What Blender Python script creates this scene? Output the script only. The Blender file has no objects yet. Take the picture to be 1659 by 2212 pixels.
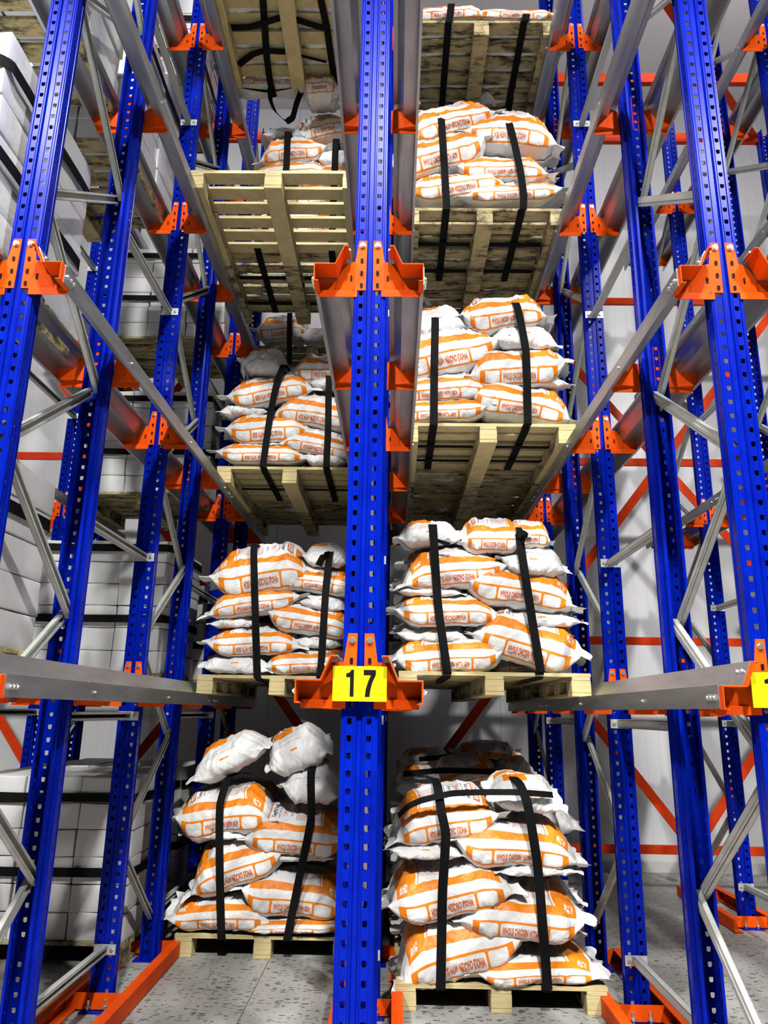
import bpy, bmesh, math, random
from mathutils import Vector, Matrix, noise
random.seed(17)
C = bpy.context.scene.collection
PI = math.pi

# ------------------------------------------------------------------ camera
CR = Vector((0.99980, 0.01277, 0.01559)); CU = Vector((-0.01171, -0.26122, 0.96521)); CF = Vector((-0.01640, 0.96519, 0.26102))
CP = Vector((0.1037, 0.0, 1.3513)); FPX = 1602.3
def at(u, v, y):                       # photo pixel -> point on the plane at depth y
    d = CF + CR*((u-829.5)/FPX) - CU*((v-1106)/FPX)
    return CP + d*((y-CP.y)/d.y)
cam = bpy.data.cameras.new('camera'); co = bpy.data.objects.new('camera', cam); C.objects.link(co)
cam.sensor_fit = 'HORIZONTAL'; cam.sensor_width = 36; cam.lens = FPX*36/1659; cam.clip_end = 100
co.matrix_world = Matrix((( CR.x, CU.x, -CF.x, CP.x), (CR.y, CU.y, -CF.y, CP.y), (CR.z, CU.z, -CF.z, CP.z), (0,0,0,1)))
bpy.context.scene.camera = co

# ------------------------------------------------------------------ materials
def nt(name):
    m = bpy.data.materials.new(name); m.use_nodes = True
    n = m.node_tree.nodes; b = n['Principled BSDF']
    return m, n, m.node_tree.links, b
def setp(b, **k):
    for a, v in k.items():
        nm = {'col':'Base Color','met':'Metallic','rough':'Roughness','coat':'Coat Weight','coatr':'Coat Roughness','spec':'Specular IOR Level','sub':'Subsurface Weight'}[a]
        b.inputs[nm].default_value = (*v, 1) if a == 'col' else v
def noisecol(n, l, b, c1, c2, scale, lo=.4, hi=.6, detail=4, vec=None, stretch=None, dst='Base Color'):
    tc = n.new('ShaderNodeTexCoord'); mp = n.new('ShaderNodeMapping')
    l.new(tc.outputs['Object'], mp.inputs[0])
    if stretch: mp.inputs['Scale'].default_value = stretch
    t = n.new('ShaderNodeTexNoise'); t.inputs['Scale'].default_value = scale; t.inputs['Detail'].default_value = detail
    l.new(mp.outputs[0], t.inputs['Vector'])
    r = n.new('ShaderNodeValToRGB'); r.color_ramp.elements[0].position = lo; r.color_ramp.elements[1].position = hi
    r.color_ramp.elements[0].color = (*c1, 1); r.color_ramp.elements[1].color = (*c2, 1)
    l.new(t.outputs[0], r.inputs[0])
    if dst: l.new(r.outputs[0], b.inputs[dst])
    return t, r, mp
def bump(n, l, b, src, strength, dist=.002):
    bp = n.new('ShaderNodeBump'); bp.inputs['Strength'].default_value = strength; bp.inputs['Distance'].default_value = dist
    l.new(src, bp.inputs['Height']); l.new(bp.outputs[0], b.inputs['Normal'])
def simple(name, col, rough=.5, met=0, coat=0, spec=.5):
    m, n, l, b = nt(name); setp(b, col=col, rough=rough, met=met, coat=coat, spec=spec); return m
def mat_paint(name, c1, c2, rough, coat):
    m, n, l, b = nt(name); setp(b, rough=rough, coat=coat, coatr=.12, spec=.06)
    t, r, mp = noisecol(n, l, b, c1, c2, 7, .35, .65); return m
M = {}
M['blue'] = mat_paint('blue_enamel', (.001,.008,.27), (.001,.014,.36), .25, .0)
M['orange'] = mat_paint('orange_powder_coat', (.80,.075,.004), (.90,.095,.005), .5, .0)
M['beam'] = mat_paint('orange_beam_paint', (.66,.045,.008), (.78,.062,.010), .45, .1)
def mat_galv(name, c1, c2, met, rough):
    m, n, l, b = nt(name); setp(b, met=met, rough=rough)
    t, r, mp = noisecol(n, l, b, c1, c2, 3.5, .3, .7, 6, stretch=(6,1,6))
    t2 = n.new('ShaderNodeTexNoise'); t2.inputs['Scale'].default_value = 9; t2.inputs['Detail'].default_value = 5
    l.new(mp.outputs[0], t2.inputs['Vector'])
    rr = n.new('ShaderNodeMapRange'); rr.inputs[3].default_value = rough-.07; rr.inputs[4].default_value = rough+.12
    l.new(t2.outputs[0], rr.inputs[0]); l.new(rr.outputs[0], b.inputs['Roughness'])
    return m
M['galv'] = mat_galv('galvanised_rail_steel', (.36,.385,.40), (.50,.525,.54), .85, .36)
M['strut'] = mat_galv('galvanised_strut_steel', (.44,.46,.44), (.58,.59,.55), .35, .5)
M['bolt'] = simple('zinc_bolt', (.75,.75,.72), .3, .9)
M['black'] = simple('black_webbing', (.0035,.0035,.004), .8, spec=.15)
M['yellow'] = simple('yellow_plate', (.93,.84,.0), .4)
M['ink'] = simple('black_ink', (.006,.006,.006), .7, spec=.1)
def mat_wood(name, c1, c2, dark, amount):
    m, n, l, b = nt(name); setp(b, rough=.75, spec=.2)
    t, r, mp = noisecol(n, l, b, c1, c2, 6, .3, .7, 6, stretch=(2,2,9))
    t2 = n.new('ShaderNodeTexNoise'); t2.inputs['Scale'].default_value = 5; t2.inputs['Detail'].default_value = 8; t2.inputs['Roughness'].default_value = .75
    oi = n.new('ShaderNodeObjectInfo'); add = n.new('ShaderNodeVectorMath'); add.operation = 'ADD'
    tc = n['Texture Coordinate']; sc = n.new('ShaderNodeMapping'); sc.inputs['Scale'].default_value = (1,3,1)
    l.new(tc.outputs['Object'], sc.inputs[0]); l.new(sc.outputs[0], add.inputs[0]); 
    mul = n.new('ShaderNodeMath'); mul.operation = 'MULTIPLY'; mul.inputs[1].default_value = 37
    l.new(oi.outputs['Random'], mul.inputs[0]); l.new(mul.outputs[0], add.inputs[1]); l.new(add.outputs[0], t2.inputs['Vector'])
    r2 = n.new('ShaderNodeValToRGB'); r2.color_ramp.elements[0].position = amount; r2.color_ramp.elements[1].position = amount+.13
    l.new(t2.outputs[0], r2.inputs[0])
    mx = n.new('ShaderNodeMix'); mx.data_type = 'RGBA'
    l.new(r2.outputs[0], mx.inputs[0]); l.new(r.outputs[0], mx.inputs[6]); mx.inputs[7].default_value = (*dark, 1)
    l.new(mx.outputs[2], b.inputs['Base Color']); bump(n, l, b, t.outputs[0], .4, .003)
    return m
M['wood'] = mat_wood('pale_pine', (.52,.42,.20), (.66,.56,.30), (.25,.19,.09), .63)
M['woodd'] = mat_wood('stained_pine', (.40,.33,.17), (.55,.46,.25), (.06,.045,.03), .475)
M['carton'] = None
m, n, l, b = nt('white_cartonboard'); setp(b, rough=.55, spec=.35)
t, r, mp = noisecol(n, l, b, (.66,.66,.66), (.76,.76,.75), 3, .3, .7, 5); bump(n, l, b, t.outputs[0], .3, .01); M['carton'] = m
m, n, l, b = nt('wrapped_cartonboard'); setp(b, rough=.28, spec=.5, coat=.35)
t, r, mp = noisecol(n, l, b, (.66,.67,.68), (.80,.81,.82), 3, .3, .7, 5); bump(n, l, b, t.outputs[0], .9, .02); M['cartonw'] = m

# printed sacks: U, V are metres along / around the sack
class NB:
    def __init__(s, nt_): s.n, s.l = nt_.nodes, nt_.links
    def m(s, op, a, b=None, c=None):
        x = s.n.new('ShaderNodeMath'); x.operation = op
        for i, v in enumerate((a, b, c)):
            if v is None: continue
            if isinstance(v, (int, float)): x.inputs[i].default_value = v
            else: s.l.new(v, x.inputs[i])
        return x.outputs[0]
    def box(s, U, V, u0, u1, v0, v1, r=0):          # 1 inside
        a = s.m('SUBTRACT', s.m('ABSOLUTE', s.m('SUBTRACT', U, (u0+u1)/2)), (u1-u0)/2-r)
        c = s.m('SUBTRACT', s.m('ABSOLUTE', s.m('SUBTRACT', V, (v0+v1)/2)), (v1-v0)/2-r)
        if r == 0: return s.m('LESS_THAN', s.m('MAXIMUM', a, c), 0)
        a = s.m('MAXIMUM', a, 0); c = s.m('MAXIMUM', c, 0)
        return s.m('LESS_THAN', s.m('ADD', s.m('MULTIPLY', a, a), s.m('MULTIPLY', c, c)), r*r)
    def OR(s, *a):
        x = a[0]
        for y in a[1:]: x = s.m('MAXIMUM', x, y)
        return x
    def NOT(s, a): return s.m('SUBTRACT', 1, a)
    def AND(s, a, b): return s.m('MULTIPLY', a, b)
def mat_sack(name, sign, kind='print'):
    m, n, l, b = nt(name); setp(b, rough=.42, spec=.35)
    N = NB(m.node_tree)
    uv = n.new('ShaderNodeUVMap'); uv.uv_map = 'uv'; sp = n.new('ShaderNodeSeparateXYZ'); l.new(uv.outputs[0], sp.inputs[0])
    V = N.m('ADD', sp.outputs[1], 0.0); U = N.m('MULTIPLY', sp.outputs[0], sign)     # U>0: logo corner end
    UA = N.m('ABSOLUTE', U)
    white = (.80,.80,.79); org = (.85,.235,.012)
    col = None
    if kind == 'print':
        frame = N.box(U, V, -.245, .245, -.036, .036, .004)
        win = N.OR(N.box(U, V, -.108, .108, -.027, .027, .008), N.box(UA, V, .120, .213, -.027, .027, .010))
        frame = N.AND(frame, N.NOT(win))
        band = N.box(U, V, -.25, .25, .076, .118)
        edge = N.m('ADD', .165, N.m('MULTIPLY', N.m('SINE', N.m('MULTIPLY', N.m('SUBTRACT', V, .06), 10.5)), -.028))
        corner = N.AND(N.box(U, V, .10, .25, .076, .34), N.m('GREATER_THAN', U, edge))
        cl = N.AND(N.box(U, V, .08, .25, .118, .34), N.m('LESS_THAN', N.m('ABSOLUTE', N.m('SUBTRACT', N.m('SUBTRACT', edge, .012), U)), .0028))
        strip = N.box(U, V, -.25, -.215, .10, .30)
        top = N.OR(frame, band, corner, cl, strip)
        logo = N.box(U, V, .185, .238, .088, .142); li = N.box(U, V, .190, .233, .093, .137)
        top = N.AND(top, N.NOT(logo)); 
        wv = n.new('ShaderNodeTexVoronoi'); wv.feature = 'DISTANCE_TO_EDGE'; wv.inputs['Scale'].default_value = 60; l.new(uv.outputs[0], wv.inputs[0])
        top = N.OR(top, N.AND(li, N.m('LESS_THAN', wv.outputs['Distance'], .09)), N.AND(logo, N.NOT(li)))
        # fine print: dashed text lines running across the sack
        ft = N.box(U, V, -.02, .135, .15, .29)
        ln = N.m('LESS_THAN', N.m('FRACT', N.m('MULTIPLY', U, 110)), .45)
        nz = n.new('ShaderNodeTexNoise'); nz.inputs['Scale'].default_value = 1; nz.inputs['Detail'].default_value = 2
        cb = n.new('ShaderNodeCombineXYZ'); l.new(N.m('FLOOR', N.m('MULTIPLY', U, 110)), cb.inputs[0]); l.new(N.m('MULTIPLY', V, 330), cb.inputs[1]); l.new(cb.outputs[0], nz.inputs[0])
        ft = N.AND(N.AND(ft, ln), N.m('GREATER_THAN', nz.outputs[0], .47))
    else:
        top = N.OR(N.box(U, V, -.19, .02, .20, .30), N.box(U, V, -.25, .25, .33, .365), N.box(U, V, -.04, .03, .052, .062))
        ft = N.AND(N.box(U, V, -.2, .1, .108, .114), N.m('LESS_THAN', N.m('FRACT', N.m('MULTIPLY', U, 70)), .5))
    mx = n.new('ShaderNodeMix'); mx.data_type = 'RGBA'; l.new(top, mx.inputs[0]); mx.inputs[6].default_value = (*white, 1); mx.inputs[7].default_value = (*org, 1)
    mx2 = n.new('ShaderNodeMix'); mx2.data_type = 'RGBA'; l.new(ft, mx2.inputs[0]); l.new(mx.outputs[2], mx2.inputs[6]); mx2.inputs[7].default_value = (.42,.13,.07,1)
    l.new(mx2.outputs[2], b.inputs['Base Color'])
    oi = n.new('ShaderNodeObjectInfo'); tc = n.new('ShaderNodeTexCoord'); ad = n.new('ShaderNodeVectorMath'); ad.operation = 'ADD'
    l.new(tc.outputs['Object'], ad.inputs[0]); l.new(N.m('MULTIPLY', oi.outputs['Random'], 50), ad.inputs[1])
    nz2 = n.new('ShaderNodeTexNoise'); nz2.inputs['Scale'].default_value = 16; nz2.inputs['Detail'].default_value = 4; nz2.inputs['Distortion'].default_value = 1.4
    l.new(ad.outputs[0], nz2.inputs[0]); bump(n, l, b, nz2.outputs[0], .55, .016)
    return m
M['sackR'] = mat_sack('sack_print', 1); M['sackL'] = mat_sack('sack_print_turned', -1); M['sackP'] = mat_sack('sack_back', 1, 'plain')
M['txt_o'] = simple('orange_ink', (.66,.13,.02), .5); M['txt_d'] = simple('dark_ink', (.10,.03,.06), .5); M['txt_w'] = simple('white_ink', (.8,.8,.79), .5)

# floor, walls, ceiling
m, n, l, b = nt('polished_concrete'); setp(b, rough=.45, spec=.4)
tc = n.new('ShaderNodeTexCoord')
t1 = n.new('ShaderNodeTexNoise'); t1.inputs['Scale'].default_value = 2.2; t1.inputs['Detail'].default_value = 7; l.new(tc.outputs['Object'], t1.inputs[0])
r1 = n.new('ShaderNodeValToRGB'); r1.color_ramp.elements[0].position = .3; r1.color_ramp.elements[1].position = .7
r1.color_ramp.elements[0].color = (.27,.27,.25,1); r1.color_ramp.elements[1].color = (.42,.41,.38,1); l.new(t1.outputs[0], r1.inputs[0])
vo = n.new('ShaderNodeTexVoronoi'); vo.inputs['Scale'].default_value = 44; vo.inputs['Randomness'].default_value = 1
dn = n.new('ShaderNodeTexNoise'); dn.inputs['Scale'].default_value = 40; l.new(tc.outputs['Object'], dn.inputs[0])
av = n.new('ShaderNodeVectorMath'); av.operation = 'MULTIPLY_ADD'; l.new(dn.outputs['Color'], av.inputs[0]); av.inputs[1].default_value = (.03,.03,.03); l.new(tc.outputs['Object'], av.inputs[2])
fm = n.new('ShaderNodeMapping'); fm.inputs['Scale'].default_value = (.55,1.25,1); l.new(av.outputs[0], fm.inputs[0]); l.new(fm.outputs[0], vo.inputs['Vector'])
N = NB(m.node_tree); sepc = n.new('ShaderNodeSeparateColor'); l.new(vo.outputs['Color'], sepc.inputs[0])
size = N.m('MULTIPLY', N.m('POWER', sepc.outputs[0], .9), .50)
spk = N.m('LESS_THAN', vo.outputs['Distance'], size)
mx = n.new('ShaderNodeMix'); mx.data_type = 'RGBA'; l.new(N.m('MULTIPLY', spk, N.m('ADD', N.m('MULTIPLY', sepc.outputs[1], .5), .45)), mx.inputs[0]); l.new(r1.outputs[0], mx.inputs[6]); mx.inputs[7].default_value = (.055,.052,.048,1)
l.new(mx.outputs[2], b.inputs['Base Color']); M['floor'] = m
m, n, l, b = nt('white_insulated_panel'); setp(b, rough=.38, spec=.4)
tc = n.new('ShaderNodeTexCoord'); sp = n.new('ShaderNodeSeparateXYZ'); l.new(tc.outputs['Object'], sp.inputs[0]); N = NB(m.node_tree)
fr = N.m('FRACT', N.m('MULTIPLY', sp.outputs[0], 8)); gv = N.m('LESS_THAN', fr, .07)
fr2 = N.m('FRACT', N.m('MULTIPLY', sp.outputs[0], 8/9)); gv2 = N.m('LESS_THAN', fr2, .012)
mx = n.new('ShaderNodeMix'); mx.data_type = 'RGBA'; mx.inputs[6].default_value = (.72,.715,.735,1); mx.inputs[7].default_value = (.55,.55,.57,1)
l.new(N.OR(gv2, N.m('MULTIPLY', gv, .35)), mx.inputs[0]); l.new(mx.outputs[2], b.inputs['Base Color']); M['wall'] = m
M['ceil'] = simple('mauve_white_ceiling_panel', (.78,.74,.77), .6)
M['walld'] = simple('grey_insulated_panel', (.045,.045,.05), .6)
M['kerb'] = simple('pale_concrete_kerb', (.52,.51,.49), .8)

# ------------------------------------------------------------------ mesh helpers
class MB:
    def __init__(s): s.v, s.f, s.m = [], [], []
    def add(s, vs, fs, mi=0):
        o = len(s.v); s.v += [tuple(x) for x in vs]; s.f += [tuple(o+i for i in f) for f in fs]; s.m += [mi]*len(fs); return s
    def box(s, x0, x1, y0, y1, z0, z1, mi=0):
        return s.add([(x0,y0,z0),(x1,y0,z0),(x1,y1,z0),(x0,y1,z0),(x0,y0,z1),(x1,y0,z1),(x1,y1,z1),(x0,y1,z1)],
              [(0,3,2,1),(4,5,6,7),(0,1,5,4),(1,2,6,5),(2,3,7,6),(3,0,4,7)], mi)
    def ext(s, prof, a, b, axis='y', mi=0, caps=True):     # closed profile in the two other axes extruded along axis
        n_ = len(prof)
        def P(p, t): return {'y':(p[0],t,p[1]), 'z':(p[0],p[1],t), 'x':(t,p[0],p[1])}[axis]
        vs = [P(p,a) for p in prof]+[P(p,b) for p in prof]
        fs = [(i,(i+1)%n_,(i+1)%n_+n_,i+n_) for i in range(n_)]
        if caps: fs += [tuple(range(n_-1,-1,-1)), tuple(range(n_,2*n_))]
        return s.add(vs, fs, mi)
    def sheet(s, line, t, a, b, axis='y', mi=0):           # open polyline given thickness t, extruded
        out = []
        n_ = len(line); nor = []
        for i in range(n_):
            p, q = Vector(line[max(i-1,0)]), Vector(line[min(i+1,n_-1)])
            d1 = (Vector(line[i])-p).normalized() if i else None; d2 = (q-Vector(line[i])).normalized() if i < n_-1 else None
            if d1 is None: d1 = d2
            if d2 is None: d2 = d1
            n1, n2 = Vector((-d1.y,d1.x)), Vector((-d2.y,d2.x)); k = n1+n2; k = k/max(.3,k.dot(n1))
            nor.append(k)
        A = [Vector(p) for p in line]; B = [Vector(p)+nor[i]*t for i, p in enumerate(line)]
        return s.ext([tuple(x) for x in A]+[tuple(x) for x in reversed(B)], a, b, axis, mi)
    def bar(s, p, q, w, h, mi=0, up=(0,0,1)):              # box bar from p to q
        p, q = Vector(p), Vector(q); d = (q-p).normalized(); a = d.cross(Vector(up))
        a = a.normalized() if a.length > 1e-4 else Vector((1,0,0)); c = a.cross(d).normalized()
        vs = []
        for o in (p, q): vs += [o-a*w/2-c*h/2, o+a*w/2-c*h/2, o+a*w/2+c*h/2, o-a*w/2+c*h/2]
        return s.add(vs, [(0,1,2,3),(7,6,5,4),(0,4,5,1),(1,5,6,2),(2,6,7,3),(3,7,4,0)], mi)
    def cyl(s, p, q, r, k=8, mi=0):
        p, q = Vector(p), Vector(q); d = (q-p).normalized(); a = d.orthogonal().normalized(); c = d.cross(a)
        vs = [o+(a*math.cos(2*PI*i/k)+c*math.sin(2*PI*i/k))*r for o in (p,q) for i in range(k)]
        return s.add(vs, [(i,(i+1)%k,(i+1)%k+k,i+k) for i in range(k)]+[tuple(range(k-1,-1,-1)),tuple(range(k,2*k))], mi)
    def mesh(s, name, mats, smooth=False, fix=True):
        me = bpy.data.meshes.new(name); me.from_pydata(s.v, [], s.f)
        for m_ in (mats if isinstance(mats, (list,tuple)) else [mats]): me.materials.append(m_)
        me.polygons.foreach_set('material_index', s.m)
        if fix:
            bm = bmesh.new(); bm.from_mesh(me); bmesh.ops.recalc_face_normals(bm, faces=bm.faces); bm.to_mesh(me); bm.free()
        if smooth: me.polygons.foreach_set('use_smooth', [True]*len(me.polygons))
        me.update(); return me
def bevel(me, w, seg=1):
    bm = bmesh.new(); bm.from_mesh(me); bmesh.ops.remove_doubles(bm, verts=bm.verts, dist=1e-5)
    bmesh.ops.bevel(bm, geom=bm.edges[:], offset=w, segments=seg, affect='EDGES', profile=.5); bm.to_mesh(me); bm.free(); return me
def put(name, me, parent=None, loc=(0,0,0), rot=(0,0,0), sc=(1,1,1)):
    o = bpy.data.objects.new(name, me); C.objects.link(o); o.parent = parent
    o.location = loc; o.rotation_euler = rot; o.scale = sc; return o
def tag(o, label=None, cat=None, group=None, kind=None):
    for k, v in (('label',label),('category',cat),('group',group),('kind',kind)):
        if v: o[k] = v
    return o
def root(name, loc, label, cat, group=None, rot=(0,0,0)):
    o = put(name, None, None, loc, rot); o.empty_display_size = .1; return tag(o, label, cat, group)
def structure(name, me, loc=(0,0,0)): return tag(put(name, me, None, loc), kind='structure')

# ------------------------------------------------------------------ room
YW, ZC, XR, YF = 7.42, 8.42, 8.5, -9.0
structure('floor', MB().box(-XR, XR, YF, YW, -.1, 0).mesh('floor', M['floor']))
structure('wall_back', MB().box(-XR, XR, YW, YW+.1, 0, ZC).mesh('wall_back', M['wall']))
structure('wall_left', MB().box(-XR-.1, -XR, YF, YW, 0, ZC).mesh('wall_left', M['walld']))
structure('wall_right', MB().box(XR, XR+.1, YF, YW, 0, ZC).mesh('wall_right', M['walld']))
structure('wall_front', MB().box(-XR, XR, YF-.1, YF, 0, ZC).mesh('wall_front', M['walld']))
structure('ceiling', MB().box(-XR, XR, YF, YW, ZC, ZC+.1).mesh('ceiling', M['ceil']))
structure('baseboard_back', MB().ext([(YW,0),(YW-.10,0),(YW-.10,.09),(YW,.15)], -XR, XR, 'x').mesh('kerb', M['kerb']))
jm = MB().box(-.002, .002, YF, YW, 0, .0012).mesh('floor_joint', simple('joint_filler', (.10,.10,.09), .8))
structure('trim_1', jm, (-.58,0,0)); structure('trim_2', jm, (3.0,0,0))

# ------------------------------------------------------------------ rack
S = 1.25
LINES = [('far left', -2*S), ('left', -S), ('number seventeen', 0.), ('right', S), ('far right', 2*S), ('outermost right', 3*S)]
FR = [('front', 2.318, 3.09), ('middle', 3.910, 4.68), ('rear', 5.540, 6.31)]
ZT = [1.587, 2.985, 4.377, 5.770]                # bracket tops
SH = [z-.141 for z in ZT]                        # rail shelf heights
LV = ['first', 'second', 'third', 'top']
HP = 7.05
W2 = .0525

def post_mesh():
    mb = MB(); rows = int(HP/.05)
    def hole_cell(x0, x1, z0, z1, y):            # octagonal D hole
        cx = (x0+x1)/2; hw, b, t = .0075, z0+.010, z1-.010
        ring = [(cx-hw*.55,b),(cx+hw*.55,b),(cx+hw,b+.005),(cx+hw,t-.0015),(cx+hw*.8,t),(cx-hw*.8,t),(cx-hw,t-.0015),(cx-hw,b+.005)]
        vs = [(x0,y,z0),(x1,y,z0),(x1,y,z1),(x0,y,z1)]+[(p[0],y,p[1]) for p in ring]
        mb.add(vs, [(0,1,5,4),(1,6,5),(1,2,7,6),(2,8,7),(2,3,9,8),(3,10,9),(3,0,11,10),(0,4,11)])
    for sgn in (-1, 1):
        for i in range(rows):
            z0, z1 = i*.05, (i+1)*.05
            if sgn > 0: hole_cell(.017, .041, z0+.006, z1-.006, 0)
            else: hole_cell(-.041, -.017, z0+.006, z1-.006, 0)
            a, b_ = (.017,.041) if sgn > 0 else (-.041,-.017)
            mb.add([(a,0,z0),(b_,0,z0),(b_,0,z0+.006),(a,0,z0+.006)], [(0,1,2,3)])
            mb.add([(a,0,z1-.006),(b_,0,z1-.006),(b_,0,z1),(a,0,z1)], [(0,1,2,3)])
            # side wall with a small slot
            x = sgn*W2
            ys = [.004,.022,.028,.047]; zs = [z0, z0+.019, z0+.031, z1]
            for j in range(3):
                for k in range(3):
                    if j == 1 and k == 1: continue
                    mb.add([(x,ys[j],zs[k]),(x,ys[j+1],zs[k]),(x,ys[j+1],zs[k+1]),(x,ys[j],zs[k+1])], [(0,1,2,3)])
        def strip(pts):
            for (p, q) in zip(pts, pts[1:]): mb.add([(p[0]*sgn,p[1],0),(q[0]*sgn,q[1],0),(q[0]*sgn,q[1],rows*.05),(p[0]*sgn,p[1],rows*.05)], [(0,1,2,3)])
        strip([(.041,0),(.0490,0),(W2,.004)]); strip([(0,.009),(.007,.009),(.011,0),(.017,0)])
        strip([(W2,.047),(.041,.058),(.041,.088),(.030,.090)])
    me = mb.mesh('post', M['blue'], fix=False)
    bm = bmesh.new(); bm.from_mesh(me); bmesh.ops.remove_doubles(bm, verts=bm.verts, dist=1e-5)
    bmesh.ops.recalc_face_normals(bm, faces=bm.faces)
    f = next(f for f in bm.faces if abs(f.calc_center_median().y) < 1e-6 and abs(f.normal.y) > .99)
    if f.normal.y > 0: bmesh.ops.reverse_faces(bm, faces=bm.faces[:])
    ext = bmesh.ops.solidify(bm, geom=bm.faces[:], thickness=.0026)
    bm.to_mesh(me); bm.free(); return me
POST = post_mesh()
def cchan(p, q, w, d):                            # channel strut, open towards +x
    mb = MB(); p, q = Vector(p), Vector(q); di = (q-p).normalized(); n_ = Vector((1,0,0)); s_ = di.cross(n_).normalized(); t = .0025
    def slab(a0, a1, b0, b1):
        vs = [o+s_*a+n_*c for o in (p,q) for (a,c) in ((a0,b0),(a1,b0),(a1,b1),(a0,b1))]
        mb.add(vs, [(0,1,2,3),(7,6,5,4),(0,4,5,1),(1,5,6,2),(2,6,7,3),(3,7,4,0)])
    slab(-w/2, w/2, -d/2, -d/2+t); slab(-w/2, -w/2+t, -d/2, d/2); slab(w/2-t, w/2, -d/2, d/2)
    slab(-w/2, -w/2+.010, d/2-t, d/2); slab(w/2-.010, w/2, d/2-t, d/2)
    slab(-.006, .006, -d/2-.003, -d/2+t)
    return mb
def bracket_mesh(sd):                             # local: x from post centre, y=0 post face (front -y), z=0 bracket top
    mb = MB(); F = -.003
    def poly(pts): mb.add([(sd*a, b_, c_) for (a,b_,c_) in pts], [tuple(range(len(pts)))])
    T = -.003
    poly([(.011,T,0),(.040,T,0),(.052,T,-.088),(.052,T,-.2),(.013,T,-.2)])
    A, B = (.052,T,-.088), (.052,T,-.2)
    Cc = (.125,T+.018,-.2)
    poly([A,B,Cc]); 
    poly([A,Cc,(.190,T+.030,-.2),(.190,T+.030,-.143),(.120,T+.026,-.143),(.092,T+.016,-.088)])
    poly([(.043,T,-.2),(.180,T+.0,-.2),(.180,T-.0,-.226),(.043,T,-.226)])
    poly([(.125,T+.018,-.2),(.190,T+.030,-.2),(.180,T,-.2),(.052,T,-.2)])
    me = mb.mesh('bracket', M['orange'], fix=False)
    bm = bmesh.new(); bm.from_mesh(me); bmesh.ops.recalc_face_normals(bm, faces=bm.faces)
    bmesh.ops.solidify(bm, geom=bm.faces[:], thickness=.003); bm.to_mesh(me); bm.free(); me.materials.append(M['ink'])
    # punched slots shown as dark recessed inserts
    mb2 = MB()
    for zz in (-.083, -.133, -.182): mb2.box(sd*.028-.005, sd*.028+.005, T-.0035, T-.0028, zz-.008, zz+.008)
    mb2.box(sd*.060-.008, sd*.060+.008, T-.001, T+.001, -.165, -.142)
    sm_ = mb2.mesh('slot', M['ink']); sm_.materials.clear(); sm_.materials.append(M['orange']); sm_.materials.append(M['ink'])
    sm_.polygons.foreach_set('material_index', [1]*len(sm_.polygons))
    bm = bmesh.new(); bm.from_mesh(me); bm.from_mesh(sm_); bm.to_mesh(me); bm.free(); return me
BR = {1: bracket_mesh(1), -1: bracket_mesh(-1)}
BOLT = MB().cyl((0,0,0),(0,-.004,0),.011,12).cyl((0,-.004,0),(0,-.011,0),.0085,6).mesh('bolt', M['bolt'])
PLATE = MB().box(-.075,.075,-.06,.10,0,.006).mesh('base_plate', M['blue'])
ANCH = MB().cyl((0,0,0),(0,0,.045),.007,8).cyl((0,0,.012),(0,0,.022),.013,6).mesh('anchor_bolt', M['bolt'])

def struts(ya, yb, mirror):
    out = []; a0, b0 = (.22,.72) if not mirror else (.72,.22)
    A = [(ya+.045, a0+k*1.0) for k in range(8)]; B = [(yb-.045, b0+k*1.0) for k in range(8)]
    seq = []
    for k in range(7):
        seq += [A[k], B[k]] if not mirror else [B[k], A[k]]
    for i, (p, q) in enumerate(zip(seq, seq[1:])):
        out.append(cchan((0.012 if i%2 else -.012,p[0],p[1]), (0.012 if i%2 else -.012,q[0],q[1]), .042, .022).mesh('diagonal_brace', M['strut']))
    return out
STR = [struts(0, fr[2]-fr[1], i != 0) for i, fr in enumerate(FR)]
frames = {}
FL = {('number seventeen',0): 'front blue upright frame that carries the number 17 plate',
      ('right',0): 'front blue upright frame at the right edge, beside the empty bay',
      ('left',0): 'front blue upright frame at the left edge, beside the white cartons'}
for li, (ln, x) in enumerate(LINES):
    for fi, (fn, ya, yb) in enumerate(FR):
        if li in (0, 4) and fi == 0: continue
        if li == 5 and fi < 2: continue
        lab = FL.get((ln,fi)) or f'{fn} blue perforated upright frame of the {ln} row of uprights'
        fr = root('upright_frame', (x, ya, 0), lab, 'rack upright', 'blue upright frames of the rack')
        frames[(li,fi)] = fr
        put('post', POST, fr); put('post', POST, fr, (0, yb-ya, 0), (0,0,PI))
        for sm in STR[fi]: put('diagonal_brace', sm, fr)
        for yy, rz in ((0,0),(yb-ya,PI)):
            bp = put('base_plate', PLATE, fr, (0,yy,0), (0,0,rz))
            for ax in (-.04,.04): put('anchor_bolt', ANCH, bp, (ax,-.035,.006))
        for k in range(4):
            for sd in (-1,1):
                if li == 5 and sd == 1: continue
                for yy, rz in ((0,0),(yb-ya,PI)):
                    s2 = sd if rz == 0 else -sd
                    bo = put('rail_bracket', BR[s2], fr, (0,yy,ZT[k]), (0,0,rz))
                    if rz == 0 or fi == 0: put('bolt', BOLT, bo, (s2*.027,-.003,-.022))

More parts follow.
